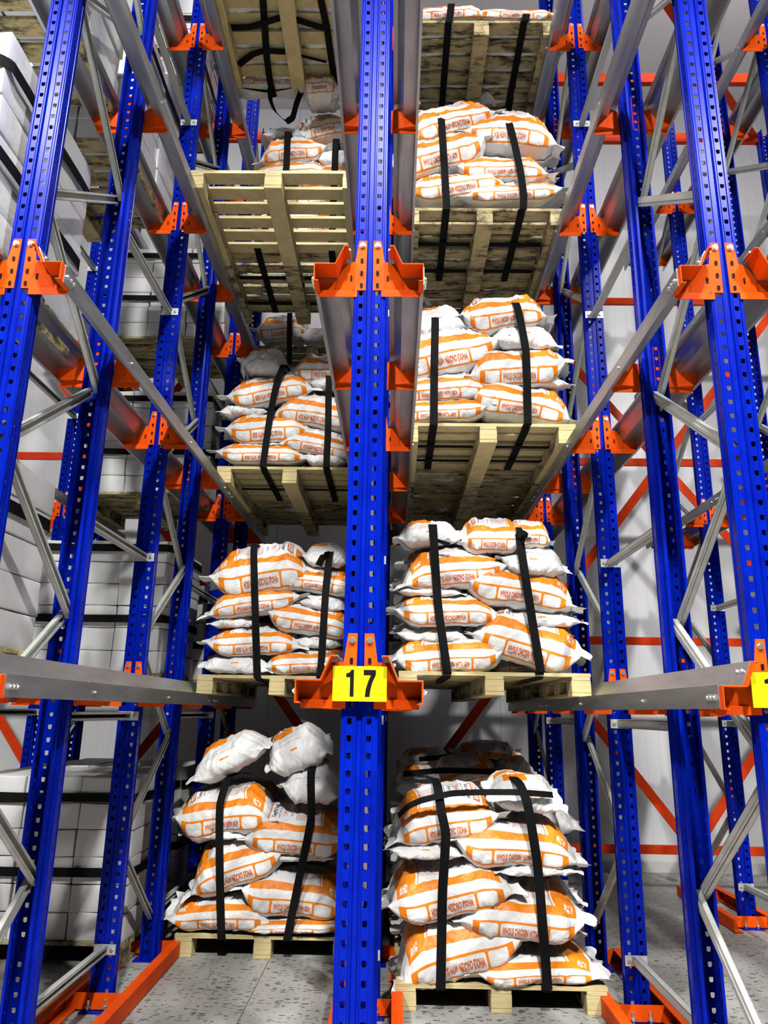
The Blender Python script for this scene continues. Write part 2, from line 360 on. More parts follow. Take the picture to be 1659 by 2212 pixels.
# rails: stepped section, local x measured from the post line outwards
def rail_mesh(sd, y0, y1):
    prof = [(.066,.064),(.066,.071),(.088,.071),(.118,.0),(.191,.0),(.191,-.068),(.178,-.068)]
    line = [(sd*a,b_) for a,b_ in prof]
    return MB().sheet(line, .0026*(-sd), y0, y1).mesh('rail', M['galv'])
def sleeve_mesh(sd):
    prof = [(.072,.064),(.072,.068),(.0862,.0682),(.1165,-.003),(.1885,-.003),(.1885,-.071),(.172,-.071)]
    return MB().sheet([(sd*a,b_) for a,b_ in prof], .003*(-sd), 2.235, 2.318).mesh('end_sleeve', M['orange'])
RM = {sd: rail_mesh(sd, 2.262, 6.42) for sd in (1,-1)}; RS = {sd: sleeve_mesh(sd) for sd in (1,-1)}
RB = {sd: MB().cyl((0,0,0),(sd*.006,0,0),.0095,10).cyl((sd*.006,0,0),(sd*.010,0,0),.006,8).mesh('bolt', M['bolt']) for sd in (1,-1)}
for li, (ln, x) in enumerate(LINES[:5]):
    for sd, sn in ((-1,'left'),(1,'right')):
        if li == 0 and sd == -1: continue
        for k in range(4):
            r = root('pallet_rail', (x,0,SH[k]), f'galvanised stepped pallet rail, {LV[k]} level, {sn} side of the {ln} uprights', 'pallet rail', 'galvanised pallet rails')
            put('rail', RM[sd], r); put('end_sleeve', RS[sd], r)
            for yy in (2.285,2.308,2.331): put('bolt', RB[sd], r, (sd*.191, yy, -.036))
            for yy in (2.29,2.32): put('bolt', RB[sd], r, (sd*.100, yy, .043), (0,0,0), (.8,.8,.8))
            for yy in (2.95,3.93,4.80,4.92,4.95,5.02): put('bolt', RB[sd], r, (sd*.191, yy, -.036), (0,0,0), (.7,.7,.7))
# number plates
def text_mesh(s, size, sx, mat, bold=.0, spacing=1.0, resol=3, depth=0):
    cu = bpy.data.curves.new('t', 'FONT'); cu.body = s; cu.size = size; cu.offset = bold; cu.space_character = spacing
    cu.align_x = 'CENTER'; cu.align_y = 'CENTER'; cu.resolution_u = resol; cu.extrude = depth; cu.fill_mode = 'BOTH'
    o = bpy.data.objects.new('t', cu); C.objects.link(o)
    me = bpy.data.meshes.new_from_object(o.evaluated_get(bpy.context.evaluated_depsgraph_get()))
    bpy.data.objects.remove(o); bpy.data.curves.remove(cu)
    xs = [v.co.x for v in me.vertices]; ys = [v.co.y for v in me.vertices]; cx, cy = (min(xs)+max(xs))/2, (min(ys)+max(ys))/2
    for v in me.vertices: v.co.x = (v.co.x-cx)*sx; v.co.y -= cy
    me.materials.clear(); me.materials.append(mat); return me
def digit_one():                                  # condensed grotesque digits drawn as polygons, unit height
    return [[(.16,0),(.32,0),(.32,1),(.20,1),(.17,.93),(.10,.88),(.0,.86),(.0,.72),(.16,.72)]]
def digit_seven(): return [[(.06,0),(.26,0),(.29,.25),(.36,.52),(.50,.82),(.50,1),(0,1),(0,.80),(.30,.80),(.19,.58),(.10,.30)]]
def digit_eight():
    o = []
    def ring(cy, rx, ry, tx, ty):
        k = 20; a = [(.25+rx*math.cos(2*PI*i/k), cy+ry*math.sin(2*PI*i/k)) for i in range(k)]; b_ = [(.25+(rx-tx)*math.cos(2*PI*i/k), cy+(ry-ty)*math.sin(2*PI*i/k)) for i in range(k)]
        for i in range(k): o.append([a[i],a[(i+1)%k],b_[(i+1)%k],b_[i]])
    ring(.27,.25,.27,.15,.11); ring(.76,.23,.24,.14,.10); return o
def plate(x, digs, lab):
    p = root('number_plate', (x, 2.284, 1.3825), lab, 'number plate')
    put('panel', MB().box(-.081,.0815,0,.004,0,.103).mesh('panel', M['yellow']), p)
    xo = 0
    for fn, w, x0 in digs:
        mb = MB(); H = .079
        for pl in fn(): mb.ext([(a*H*.93, b_*H) for a, b_ in pl], -.0010, .0005, 'y')
        put('digit', mb.mesh('digit', M['ink']), p, (x0, 0, .0135))
plate(0.0, [(digit_one,0,-.041),(digit_seven,0,.0115)], 'yellow plate with black number 17 on the middle upright')
plate(S, [(digit_one,0,-.041),(digit_eight,0,.0115)], 'yellow number plate cut off by the right edge, its digit one showing')

# spacers between the frames
def spacer(y0, y1):
    mb = cchan((0,y0,0),(0,y1,0), .038, .030)
    return mb.mesh('channel', M['strut'])
PL_ = MB().box(-.052,.052,-.0045,-.001,-.022,.022).mesh('end_plate', M['strut'])
ordn = ['lowest','second','third','fourth','fifth']
for gi, (y0, y1, gn) in enumerate(((3.09,3.91,'front and middle'),(4.68,5.54,'middle and rear'))):
    sm = spacer(y0+.003, y1-.006)
    for li, (ln, x) in enumerate(LINES[:5]):
        if li in (0,4) and gi == 0: continue
        for k, zz in enumerate((.25,1.315,2.14,3.62,4.97)):
            r = root('frame_spacer', (x,0,zz), f'{ordn[k]} galvanised spacer strut joining the {gn} frames of the {ln} row', 'spacer strut', 'galvanised frame spacers')
            put('channel', sm, r)
            for yy, rz in ((y0,PI),(y1,0)):
                pp = put('end_plate', PL_, r, (0,yy,0), (0,0,rz))
                for bx in (-.034,.034): put('bolt', BOLT, pp, (bx,-.0045,0), (0,0,0), (.75,.75,.75))

# floor guides
def guide(sd, y0, y1):
    return MB().sheet([(sd*.100,.006),(sd*.160,.006),(sd*.160,.080),(sd*.108,.080)], .004*sd, y0, y1).mesh('guide_channel', M['orange'])
for li, (ln, x) in enumerate(LINES[:5]):
    for si, (y0, y1, sn) in enumerate(((2.2,4.74,'front'),(5.40,6.42,'rear'))):
        if li in (0,4) and si == 0: y0 = 3.8
        r = root('floor_guide', (x,0,0), f'{sn} orange floor guide along the foot of the {ln} uprights', 'floor guide', 'orange floor guides')
        for sd in (-1,1): put('guide_channel', guide(sd,y0,y1), r)
        for (fn, ya, yb) in FR:
            for yy in (ya-.030, yb+.022):
                if y0+.02 < yy < y1-.02: put('cross_tie', MB().box(-.156,.156,yy,yy+.004,.010,.078).mesh('cross_tie', M['orange']), r)

# spine bracing at the back, top ties
YB = 6.40; ZB = [.34,1.97,3.57,5.20]; XN = [-3*S+i*S for i in range(7)]
bn = ['lowest','second','third','fourth']
for k, z in enumerate(ZB):
    o = put('back_brace_beam', MB().sheet([(YB-.0,z+.033),(YB-.03,z+.033),(YB-.03,z-.033),(YB,z-.033)], .003, -3*S, 3*S+.6, 'x').mesh('beam', M['beam']))
    tag(o, f'{bn[k]} long horizontal orange bracing beam across the back of the rack', 'bracing beam', 'orange bracing beams')
bays = ['outer left','carton','left sack','right sack','first empty','second empty']
for k in range(3):
    for i in range(6):
        if i in (2,3) and k > 0: continue
        up = (i+k) % 2 == 0                         # nodes meet at x = +-2.5, 0 on the lowest beam
        x0, x1 = XN[i], XN[i+1]
        za, zb = (ZB[k],ZB[k+1]) if (abs(round(x0/S)) % 2 == 0) == (k % 2 == 0) else (ZB[k+1],ZB[k])
        me = MB().bar((x0,YB+.012,za),(x1,YB+.012,zb),.006,.075,up=(0,0,1)).mesh('diag', M['beam'])
        tag(put('diagonal_brace_beam', me), f'flat orange diagonal brace at the back of the {bays[i]} bay, {["bottom","middle","upper"][k]} tier', 'diagonal brace', 'orange diagonal braces')
for yy, nm in ((5.545,'nearer'),(6.27,'farther')):
    me = MB().sheet([(yy+.05,7.02),(yy+.05,7.05),(yy,7.05),(yy,6.95),(yy+.05,6.95)], .003, -3*S, 3*S, 'x').mesh('tie', M['beam'])
    tag(put('top_tie_beam', me), f'{nm} orange tie beam across the very top of the uprights', 'tie beam', 'orange top tie beams')
for (p, q, nm) in (((1.25,3.75,7.0),(3.75,6.36,7.0),'right'), ((-1.25,3.75,7.0),(-3.75,6.36,7.0),'left')):
    if nm == 'left': continue
    tag(put('roof_brace', MB().bar(p,q,.07,.006).mesh('rb', M['beam'])), 'flat orange brace running level and diagonally above the empty right sack bay', 'roof brace')

# ------------------------------------------------------------------ pallets  (1.0 wide, 0.77 deep, 0.118 high)
PW, PD, PH = 1.0, .77, .118
def wobble(me, a):
    for v in me.vertices: v.co += Vector((random.uniform(-a,a), random.uniform(-a,a), random.uniform(-a,a)*.5))
    return me
nb = 6
def pallet_set(mat):
    d = {}
    d['deck'] = [wobble(bevel(MB().box(-PW/2,PW/2,0,.098,0,.019).mesh('deck_board', mat), .002), .0015) for _ in range(3)]
    d['str'] = wobble(bevel(MB().box(-.048,.048,0,PD,0,.018).mesh('stringer_board', mat), .002), .001)
    d['blk'] = [wobble(bevel(MB().box(-.05,.05,0,.12,0,.063).mesh('block', mat), .003), .001) for _ in range(2)]
    d['skd'] = wobble(bevel(MB().box(-.05,.05,0,PD,0,.018).mesh('skid_board', mat), .002), .001)
    return d
PS = {'wood': pallet_set(M['wood']), 'woodd': pallet_set(M['woodd'])}
def pallet(x, y, z, mat, label, short=False):
    r = root('pallet', (x,y,z), label, 'pallet', 'wooden pallets'); d = PS[mat]
    for i, px in enumerate((-PW/2+.05, 0, PW/2-.05)):
        put('skid_board', d['skd'], r, (px,0,0))
        for j in range(3): put('block', d['blk'][(i+j)%2], r, (px, j*(PD-.12)/2, .018))
        put('stringer_board', d['str'], r, (px,0,.081))
    for j in range(nb): put('deck_board', d['deck'][j%3], r, (random.uniform(-.004,.004), j*(PD-.098)/(nb-1), .099))
    return r

# ------------------------------------------------------------------ sacks
SD, STH, SL = .40, .22, .60                       # nominal depth, thickness, length
NT_ = 72
def sack_profile():
    zn = -.36*STH/2; A, B, A2, Bd = .23, STH/2-zn, SD-.23, STH/2+zn
    pts = []
    K = 200
    def q(a): return a
    for i in range(K+1):                          # nose -> top -> back
        th = PI*i/K
        c_, s_ = math.cos(th), math.sin(th)
        ax = A if c_ > 0 else A2
        n1 = 2.15 if c_ > 0 else 2.4
        pts.append((A-ax*math.copysign(abs(c_)**(2/n1), c_), zn+B*abs(s_)**(2/n1)))
    for i in range(1, K):
        th = PI+PI*i/K; c_, s_ = math.cos(th), math.sin(th)
        ax = A2 if c_ < 0 else A
        pts.append((A-ax*math.copysign(abs(c_)**(2/2.6), c_), zn-Bd*abs(s_)**(2/2.6)))
    L = [0.]
    for i in range(1, len(pts)+1):
        p, q_ = pts[i-1], pts[i%len(pts)]; L.append(L[-1]+math.hypot(p[0]-q_[0], p[1]-q_[1]))
    return pts, L
PTS, PLN = sack_profile(); PER = PLN[-1]
V0 = -.14                                         # seam on the under side, V measured up from the nose
def prof(V):
    V = V % PER
    lo, hi = 0, len(PTS)
    while hi-lo > 1:
        m_ = (lo+hi)//2
        if PLN[m_] <= V: lo = m_
        else: hi = m_
    t = (V-PLN[lo])/max(1e-9, PLN[lo+1]-PLN[lo]); p, q_ = PTS[lo], PTS[(lo+1)%len(PTS)]
    return p[0]+(q_[0]-p[0])*t, p[1]+(q_[1]-p[1])*t
class Sack:
    def __init__(s, seed): s.o = Vector((seed*13.7, seed*7.3, seed*3.1)); s.rd = random.Random(seed); s.k = [s.rd.uniform(-1,1) for _ in range(12)]
    def P(s, U, V):
        y, z = prof(V); k = s.k
        hb = SL/2; au = abs(U); sg = 1 if U > 0 else -1
        e = min(1, max(0, (hb-au)/.15)); h = 1-(1-e)**1.9
        zm = -.06*STH + .02*k[0 if sg > 0 else 1]
        yc = SD/2
        wid = .90+.10*min(1, (hb-au)/.10+.0) if au < hb else .90+(au-hb)*2.0
        yy = yc+(y-yc)*max(.8, wid)
        zz = zm+(z-zm)*max(h, .025)
        x = U
        fl = 1-e
        # crimped ends
        zz += fl*fl*(.016*math.sin(yy*30+k[2]*3+sg)+.045*k[3 if sg > 0 else 4]*(yy-yc)/.2+.028*k[9 if sg > 0 else 10])
        x -= sg*fl*.012*(1+math.sin(yy*50+k[5]*4))*(.5 if au < hb else 1)
        # pleats radiating from the ends
        pl = math.sin(V*70+k[6]*5+sg*1.3)*math.exp(-((hb-au)/.11)**2) if au < hb else 0
        q = Vector((U*5, V*6, 0))+s.o
        d = .024*noise.noise(Vector((U*3.4, yy*3.8, zz*5))+s.o) + .011*noise.noise(Vector((U*8, yy*9, zz*12))+s.o*2)
        w = noise.noise(Vector((U*7+zz*9, yy*6, U*3))+s.o*3); d += .012*(1-min(1, abs(w)*4.5))*(.45+fl)
        w2 = noise.noise(Vector((U*13-zz*14, yy*9, zz*8))+s.o*4); d += .008*(1-min(1, abs(w2)*4))
        d += .007*pl
        ny, nz = (y-.21)/.05, (z+.03)/.03; r = math.hypot((y-.21)/.2, (z+.03)/.1)+1e-6
        ny, nz = (y-.21)/.2/r, (z+.03)/.1/r; rr = math.hypot(ny, nz)
        yy += ny/rr*d*h; zz += nz/rr*d*(.3+.7*h)
        # slump along the length
        zz += .012*k[7]*math.cos(U*6+k[8]*2)-.018*(au/hb)**2
        return Vector((x, yy, zz))
    def mesh(s, mat):
        us = [-.352,-.337,-.322,-.308]+[-.30+.60*i/56 for i in range(57)]+[.308,.322,.337,.352]
        nu = len(us); vs = []; uvs = []
        for U in us:
            for j in range(NT_+1):
                V = V0+PER*j/NT_; vs.append(s.P(U, V)); uvs.append((U, V))
        fs = []; fuv = []
        W = NT_+1
        for i in range(nu-1):
            for j in range(NT_): fs.append((i*W+j, (i+1)*W+j, (i+1)*W+j+1, i*W+j+1))
        me = bpy.data.meshes.new('sack'); me.from_pydata(vs, [], fs); uvl = me.uv_layers.new(name='uv')
        for lp in me.loops: uvl.data[lp.index].uv = uvs[lp.vertex_index]
        me.materials.append(mat); me.polygons.foreach_set('use_smooth', [True]*len(me.polygons)); me.update()
        bm = bmesh.new(); bm.from_mesh(me); bmesh.ops.remove_doubles(bm, verts=bm.verts, dist=1e-6); bmesh.ops.recalc_face_normals(bm, faces=bm.faces); bm.to_mesh(me); bm.free()
        return me
    def wrap(s, tm, cu, cv, rot):                  # lay a flat text mesh on the sack skin
        bm = bmesh.new(); bm.from_mesh(tm); bmesh.ops.triangulate(bm, faces=bm.faces)
        for _ in range(3):
            ed = [e_ for e_ in bm.edges if e_.calc_length() > .011]
            if not ed: break
            bmesh.ops.subdivide_edges(bm, edges=ed, cuts=1); bmesh.ops.triangulate(bm, faces=bm.faces)
        c_, s_ = math.cos(rot), math.sin(rot)
        for v in bm.verts:
            a, b_ = v.co.x*c_-v.co.y*s_+cu, v.co.x*s_+v.co.y*c_+cv
            p = s.P(a, b_); du = s.P(a+.004, b_)-s.P(a-.004, b_); dv = s.P(a, b_+.004)-s.P(a, b_-.004)
            nrm = du.cross(dv).normalized()
            v.co = p+nrm*.0026
        me = bpy.data.meshes.new('printed_lettering'); bm.to_mesh(me); bm.free()
        for m_ in tm.materials: me.materials.append(m_)
        return me
def joinm(name, mes):
    mb = MB(); mats = []
    for me in mes:
        if me.materials[0] not in mats: mats.append(me.materials[0])
        mb.add([v.co for v in me.vertices], [tuple(p.vertices) for p in me.polygons], mats.index(me.materials[0]))
    return mb.mesh(name, mats, fix=False)
TX = {'side': text_mesh('WHOLE CHICKEN WITH SKIN', .033, .425, M['txt_o'], .0014, 1.06, 2),
      'froz': text_mesh('FROZEN CHICKEN', .030, .62, M['txt_w'], .0008, 1.05, 2),
      'tasty': text_mesh('Tasty & Tender', .034, .62, M['txt_d'], .0002, 1.0, 2),
      'qual': text_mesh('QUALITY \u2022 TASTY \u2022 HEALTHY', .014, .66, M['txt_d'], 0, 1.0, 1),
      'skin': text_mesh('WITH SKIN', .019, .7, M['txt_o'], .0003, 1.0, 1),
      'store': text_mesh('STORE AT -18\u00b0C', .019, .62, M['txt_d'], 0, 1.0, 1)}
def rect(w, h, mat): return MB().add([(-w/2,-h/2,0),(w/2,-h/2,0),(w/2,h/2,0),(-w/2,h/2,0)], [(0,1,2,3)]).mesh('r', mat, fix=False)
def outline(w, h, t, mat):
    mb = MB()
    for (a, b_, c_, d) in ((-w/2,w/2,-h/2,-h/2+t),(-w/2,w/2,h/2-t,h/2),(-w/2,-w/2+t,-h/2,h/2),(w/2-t,w/2,-h/2,h/2)): mb.add([(a,c_,0),(b_,c_,0),(b_,d,0),(a,d,0)], [(0,1,2,3)])
    return mb.mesh('r', mat, fix=False)
# kinds: R/L = corner panel end, u/f = lettering upright / upside down
def make_kind(seed, end, flip):
    sk = Sack(seed); sg = 1 if end == 'R' else -1
    me = sk.mesh(M['sackR'] if sg > 0 else M['sackL'])
    parts = [sk.wrap(TX['side'], 0, 0, PI if flip else 0)]
    rr = PI/2 if not flip else -PI/2
    cv = .225
    bx = sk.wrap(rect(.17, .034, M['txt_o']), -sg*.185, cv, rr)
    fz = sk.wrap(TX['froz'], -sg*.185, cv, rr)
    for v in fz.vertices: v.co += Vector((0, -.0012, .0012))
    parts += [bx, fz, sk.wrap(TX['tasty'], -sg*.142, cv-.01, rr), sk.wrap(TX['qual'], -sg*.115, cv-.01, rr),
              sk.wrap(TX['skin'], -sg*.085, cv+.01, rr), sk.wrap(outline(.10,.026,.0015,M['txt_o']), -sg*.085, cv+.01, rr), sk.wrap(TX['store'], -sg*.045, cv, rr),
              sk.wrap(outline(.020,.020,.0015,M['txt_d']), -sg*.195, .131 if True else 0, rr)]
    return me, joinm('printed_lettering', parts)
KIND = {}
sd_ = 1
for end in 'RL':
    for fl in 'uf':
        KIND[end+fl] = [make_kind(sd_+i, end, fl == 'f') for i in range(2)]; sd_ += 2
KIND['p'] = [(Sack(30+i).mesh(M['sackP']), None) for i in range(3)]
cnt = {}
def sack(kind, loc, sc, rot, label, group, var=None):
    lst = KIND[kind]; i = cnt.get(kind, 0); cnt[kind] = i+1
    me, tx = lst[(i if var is None else var) % len(lst)]
    o = put('sack', me, None, loc, rot, sc); tag(o, label, 'sack', group)
    if tx: put('printed_lettering', tx, o)
    return o
ZN = -.36*STH/2
def sack_px(kind, uL, vL, uR, vR, vt, vb, yf, label, group, pitch=8, yaw=0, full=True, dep=1.0, dy=0):
    a, c_ = at(uL, vL, yf), at(uR, vR, yf); ln = (c_-a).length; sx = ln/(.49 if full else .66)
    mu = (uL+uR)/2; zt, zb = at(mu, vt, yf).z, at(mu, vb, yf).z
    slope = max(0, (CP.z-(zt+zb)/2)/yf)
    T = max(.08, zt-zb-.17*slope); roll = -math.atan2(c_.z-a.z, c_.x-a.x)
    mid = (a+c_)/2; sz = T/STH
    z = mid.z-(ZN*sz if full else -.1*T)
    return sack(kind, (mid.x, yf-.015+dy, z), (sx, dep, sz), (math.radians(pitch), roll, math.radians(yaw)), label, group)
BAY = {'R': 'right sack bay', 'L': 'left sack bay'}
LEV = {0: 'floor', 1: 'first-level', 2: 'second-level', 3: 'third-level', 4: 'top-level'}
PR = S/2+.0; PLX = -S/2
LOADS = {}
def load(bay, lev, yf, rows):
    for row in rows:
        kind, geo, desc = row[0], row[1], row[2]; opt = row[3] if len(row) > 3 else {}
        full = kind != 'p'
        if not full:                              # plain: given as u0,u1,vt,vb,(tilt px)
            u0, u1, vt, vb = geo[:4]; tl = geo[4] if len(geo) > 4 else 0
            g = (u0, (vt+vb)/2+tl, u1, (vt+vb)/2-tl, vt, vb)
        else: g = geo
        nm = 'plain-backed white sack' if kind == 'p' else ('orange-printed sack with upside-down lettering' if kind[1] == 'f' else 'orange-printed sack with upright lettering')
        opt.setdefault('pitch', (8,13,19,22,22)[lev])
        sack_px(kind, *g, yf+opt.pop('y', 0), f'{nm}, {desc}, {LEV[lev]} load, {BAY[bay]}', f'sacks on the {LEV[lev]} pallet of the {BAY[bay]}', full=full, **opt)
def depth_sacks(bay, lev, yf, zb, layers, what):
    pass
# --- right bay, floor
YR0, YR1, YR2, YR3, YR4 = 3.97, 3.98, 3.98, 3.92, 3.865
YL0, YL1, YL2, YL3, YL4 = 4.68, 4.74, 4.80, 3.60, 3.53
load('R', 0, YR0, [
    ('Lf', (882,2112,1108,2056,1952,2122), 'bottom left'),
    ('Ru', (1049,2117,1280,2115,2040,2130), 'bottom right'),
    ('Lf', (860,1978,1083,1926,1856,1992), 'second up at left'),
    ('Ru', (1019,1996,1245,2022,1905,2040), 'second up at right'),
    ('p', (833,1008,1815,1872), 'just above second at left', {'y': .03}),
    ('p', (1072,1256,1858,1912), 'flattened third at right', {'y': .03}),
    ('Lf', (868,1808,1062,1780,1712,1830), 'topmost at left', {'y': .03}),
    ('Ru', (1005,1840,1232,1862,1770,1888), 'fourth up at right', {'y': .02}),
    ('p', (1058,1226,1695,1770,-4), 'topmost at right', {'y': .05}),
])
load('R', 0, 4.78, [
    ('Rf', (955,1712,1070,1682,1655,1735), 'second pallet, top left'),
    ('p', (1080,1165,1655,1700), 'second pallet, top right'),
    ('p', (850,960,1675,1735), 'second pallet, top far left'),
])
load('R', 0, 5.58, [
    ('p', (860,985,1632,1690,8), 'rearmost pallet, top left'),
    ('Lu', (1000,1655,1120,1660,1615,1680), 'rearmost pallet, top right'),
])
load('R', 1, YR1, [
    ('Lu', (872,1440,1073,1434,1370,1458), 'bottom left'),
    ('Ru', (1048,1378,1238,1442,1335,1455), 'bottom right'),
    ('p', (846,1026,1354,1396), 'thin second at left', {'y': .04}),
    ('Lf', (872,1333,1062,1331,1286,1364), 'third up at left'),
    ('p', (1075,1266,1318,1370), 'second at right', {'y': .04}),
    ('Ru', (1022,1268,1228,1306,1243,1340), 'third up at right'),
    ('p', (846,1008,1254,1296), 'fourth up at left', {'y': .04}),
    ('Lf', (888,1256,1080,1238,1184,1274), 'fifth up at left'),
    ('p', (1074,1232,1188,1252,-6), 'fourth up at right'),
    ('p', (852,1008,1133,1190), 'topmost at left', {'y': .03}),
    ('Ru', (1010,1172,1125,1178,1128,1206), 'topmost, pinched by a strap', {'dep': .9}),
    ('Ru', (1110,1165,1185,1168,1125,1190), 'topmost, beside the strap knot', {'dep': .7, 'y': .03}),
])
load('L', 1, YL1, [
    ('p', (428,590,1418,1464), 'bottom left'),
    ('Ru', (585,1443,745,1441,1404,1464), 'bottom right'),
    ('Lf', (461,1402,630,1395,1358,1426), 'second up at left'),
    ('p', (630,745,1370,1408), 'second at right', {'y': .04}),
    ('Ru', (590,1338,752,1370,1306,1376), 'third up at right'),
    ('p', (448,556,1330,1366), 'third at left', {'y': .04}),
    ('Lf', (459,1323,633,1300,1272,1340), 'fourth up at left'),
    ('p', (640,752,1282,1326,-5), 'fourth at right', {'y': .03}),
    ('Rf', (617,1260,756,1275,1224,1290), 'fifth up at right'),
    ('Lf', (470,1267,652,1240,1168,1278), 'topmost at left'),
    ('p', (646,756,1183,1232), 'topmost at right', {'y': .02}),
])
load('L', 0, YL0, [
    ('Lu', (378,1999,563,1992,1918,2012), 'bottom left'),
    ('Ru', (537,2010,727,2008,1975,2026), 'bottom right'),
    ('Ru', (535,1946,730,1972,1868,1984), 'second up at right'),
    ('Lf', (418,1922,592,1864,1812,1930), 'second up at left'),
    ('p', (545,735,1838,1872), 'third at right', {'y': .04}),
    ('Ru', (545,1818,732,1838,1744,1850), 'fourth up at right'),
    ('p', (386,540,1786,1820), 'third at left', {'y': .03}),
    ('Ru', (390,1789,566,1774,1685,1798), 'fourth up at left'),
    ('p', (602,738,1668,1752), 'topmost upright one at right', {'y': .03}),
    ('p', (402,574,1612,1690,40), 'loose on top at left, leaning', {'y': .02}),
    ('p', (570,706,1588,1682,30), 'loose on top at right, leaning', {'y': .06}),
])
load('L', 2, YL2, [
    ('Lf', (481,986,648,987,958,1010), 'bottom left'),
    ('p', (648,752,970,1012), 'bottom right', {'y': .02}),
    ('Lf', (615,956,760,984,930,990), 'second up at right'),
    ('Lf', (499,940,657,931,890,964), 'second up at left'),
    ('p', (468,582,870,908), 'third at left', {'y': .04}),
    ('Lf', (602,893,756,914,846,916), 'third up at right'),
    ('Lf', (503,867,659,838,810,878), 'fourth up at left'),
    ('p', (664,748,808,846), 'fourth at right', {'y': .04}),
    ('p', (514,618,760,815,-3), 'topmost at left', {'y': .03}),
    ('Ru', (642,806,765,812,752,818), 'topmost at right', {'y': .03}),
])
load('R', 2, YR2, [
    ('Lu', (850,903,1041,894,860,918), 'bottom left'),
    ('Ru', (1030,864,1222,902,832,916), 'bottom right'),
    ('Lu', (853,860,1043,844,802,868), 'second up at left'),
    ('Ru', (1034,812,1207,808,742,838), 'third up at right'),
    ('p', (1068,1240,808,846,-2), 'second at right', {'y': .04}),
    ('Lf', (866,800,1062,754,712,812), 'third up at left'),
    ('p', (1058,1216,705,760,-3), 'fourth up at right'),
    ('Ru', (1013,698,1170,682,645,728), 'topmost at right', {'y': .03}),
    ('p', (880,1014,668,732,6), 'topmost at left', {'y': .03}),
])
load('R', 3, YR3, [
    ('Lf', (896,419,1078,394,382,448), 'bottom left'),
    ('Ru', (1018,424,1200,420,400,450), 'bottom right'),
    ('Lu', (856,366,1037,326,304,384), 'second up at left'),
    ('Ru', (1001,371,1173,372,338,396), 'second up at right'),
    ('p', (1080,1206,366,410,8), 'third at right', {'y': .05}),
    ('p', (890,1020,336,384), 'behind second at left', {'y': .06}),
    ('Rf', (1020,284,1190,304,258,342), 'third up at right'),
    ('Rf', (898,294,1056,248,222,300), 'topmost at left'),
    ('p', (1085,1160,240,282,8), 'topmost at right, showing only its flared end', {'y': .1}),
])
load('R', 4, YR4, [
    ('Lu', (893,36,1040,30,8,46), 'left'),
    ('Lu', (1040,34,1192,40,16,48), 'right'),
])
load('L', 3, 4.42, [
    ('Lf', (568,340,694,326,300,358), 'fourth up at left'),
    ('Rf', (642,292,748,274,262,320), 'topmost at right', {'y': .05}),
    ('p', (560,680,272,306), 'topmost at left', {'y': .05}),
    ('p', (682,760,322,362), 'fourth up at right', {'y': .02}),
    ('Lu', (560,382,700,374,352,402), 'third up at left'),
    ('Lu', (642,390,752,394,360,420), 'third up at right'),
    ('Lf', (560,430,700,424,400,450), 'second up at left'),
    ('Ru', (636,440,752,436,412,462), 'second up at right'),
    ('Lu', (560,494,700,490,452,528), 'bottom left'),
    ('Lf', (636,496,754,500,460,530), 'bottom right'),
])
load('L', 3, 5.73, [
    ('Lf', (561,722,656,716,682,740), 'rear pallet, left'),
    ('p', (640,728,712,744), 'rear pallet, right'),
])
# --- sacks laid behind the front row (their ends, backs and undersides show between boards and along the side)
def flat_layer(bay, lev, y0, zt, nrow, what):
    for j in range(nrow):
        for i, dx in enumerate((-.25, .25)):
            cx = PR if bay == 'R' else PLX
            k = ('Lu','Rf','p')[(i+j) % 3]
            sack(k, (cx+dx*.98, y0+j*.36, zt+.085), (.83, .93, .78), (0,0,random.uniform(-.05,.05)),
                 f'sack lying flat on the {what}, {["left","right"][i]} half, {["front","back"][j]} row', f'bottom sacks on the {what}')
for bay, lev, y0, what in (('R',4,YR4+.06,'top-level pallet of the right sack bay'), ('L',4,YL4+.06,'top-level pallet of the left sack bay')):
    flat_layer(bay, lev, y0, SH[3]+PH, 2, what)
for bay, lev, yf, nlay in (('R',0,YR0,4),('L',0,YL0,4),('R',1,YR1,4),('L',1,YL1,4),('R',2,YR2,4),('L',2,YL2,4),('R',3,YR3,4)):
    zt = PH+(SH[lev-1] if lev else 0); cx = PR if bay == 'R' else PLX
    for q in range(nlay):
        for i, dx in enumerate((-.24,.24)):
            sack(('p','Lu','p','Rf')[(q+i) % 4], (cx+dx, yf+.40, zt+.10+q*.195), (.82,.92,.86), (0,0,random.uniform(-.04,.04)),
                 f'sack of the second row, behind the front sacks of the {LEV[lev]} load, {BAY[bay]}', f'second-row sacks of the {LEV[lev]} load, {BAY[bay]}')
for y0, what in ((4.80,'second'),(5.60,'third')):
    for q in range(4 if what == 'third' else 4):
        for i, dx in enumerate((-.245,.245)):
            for j in range(2):
                if q == 3 and j == 0 and what == 'second': continue
                sack(('p','Lu','Rf','p')[(q+i+j) % 4], (PR+dx, y0+j*.36, PH+.09+q*.19+(.06 if what == 'third' else 0)*(q == 3), ), (.82,.90,.84), (0,0,random.uniform(-.04,.04)),
                 f'sack inside the dim {what} floor load, behind the nearest one, right sack bay', f'sacks of the {what} floor load, right sack bay')
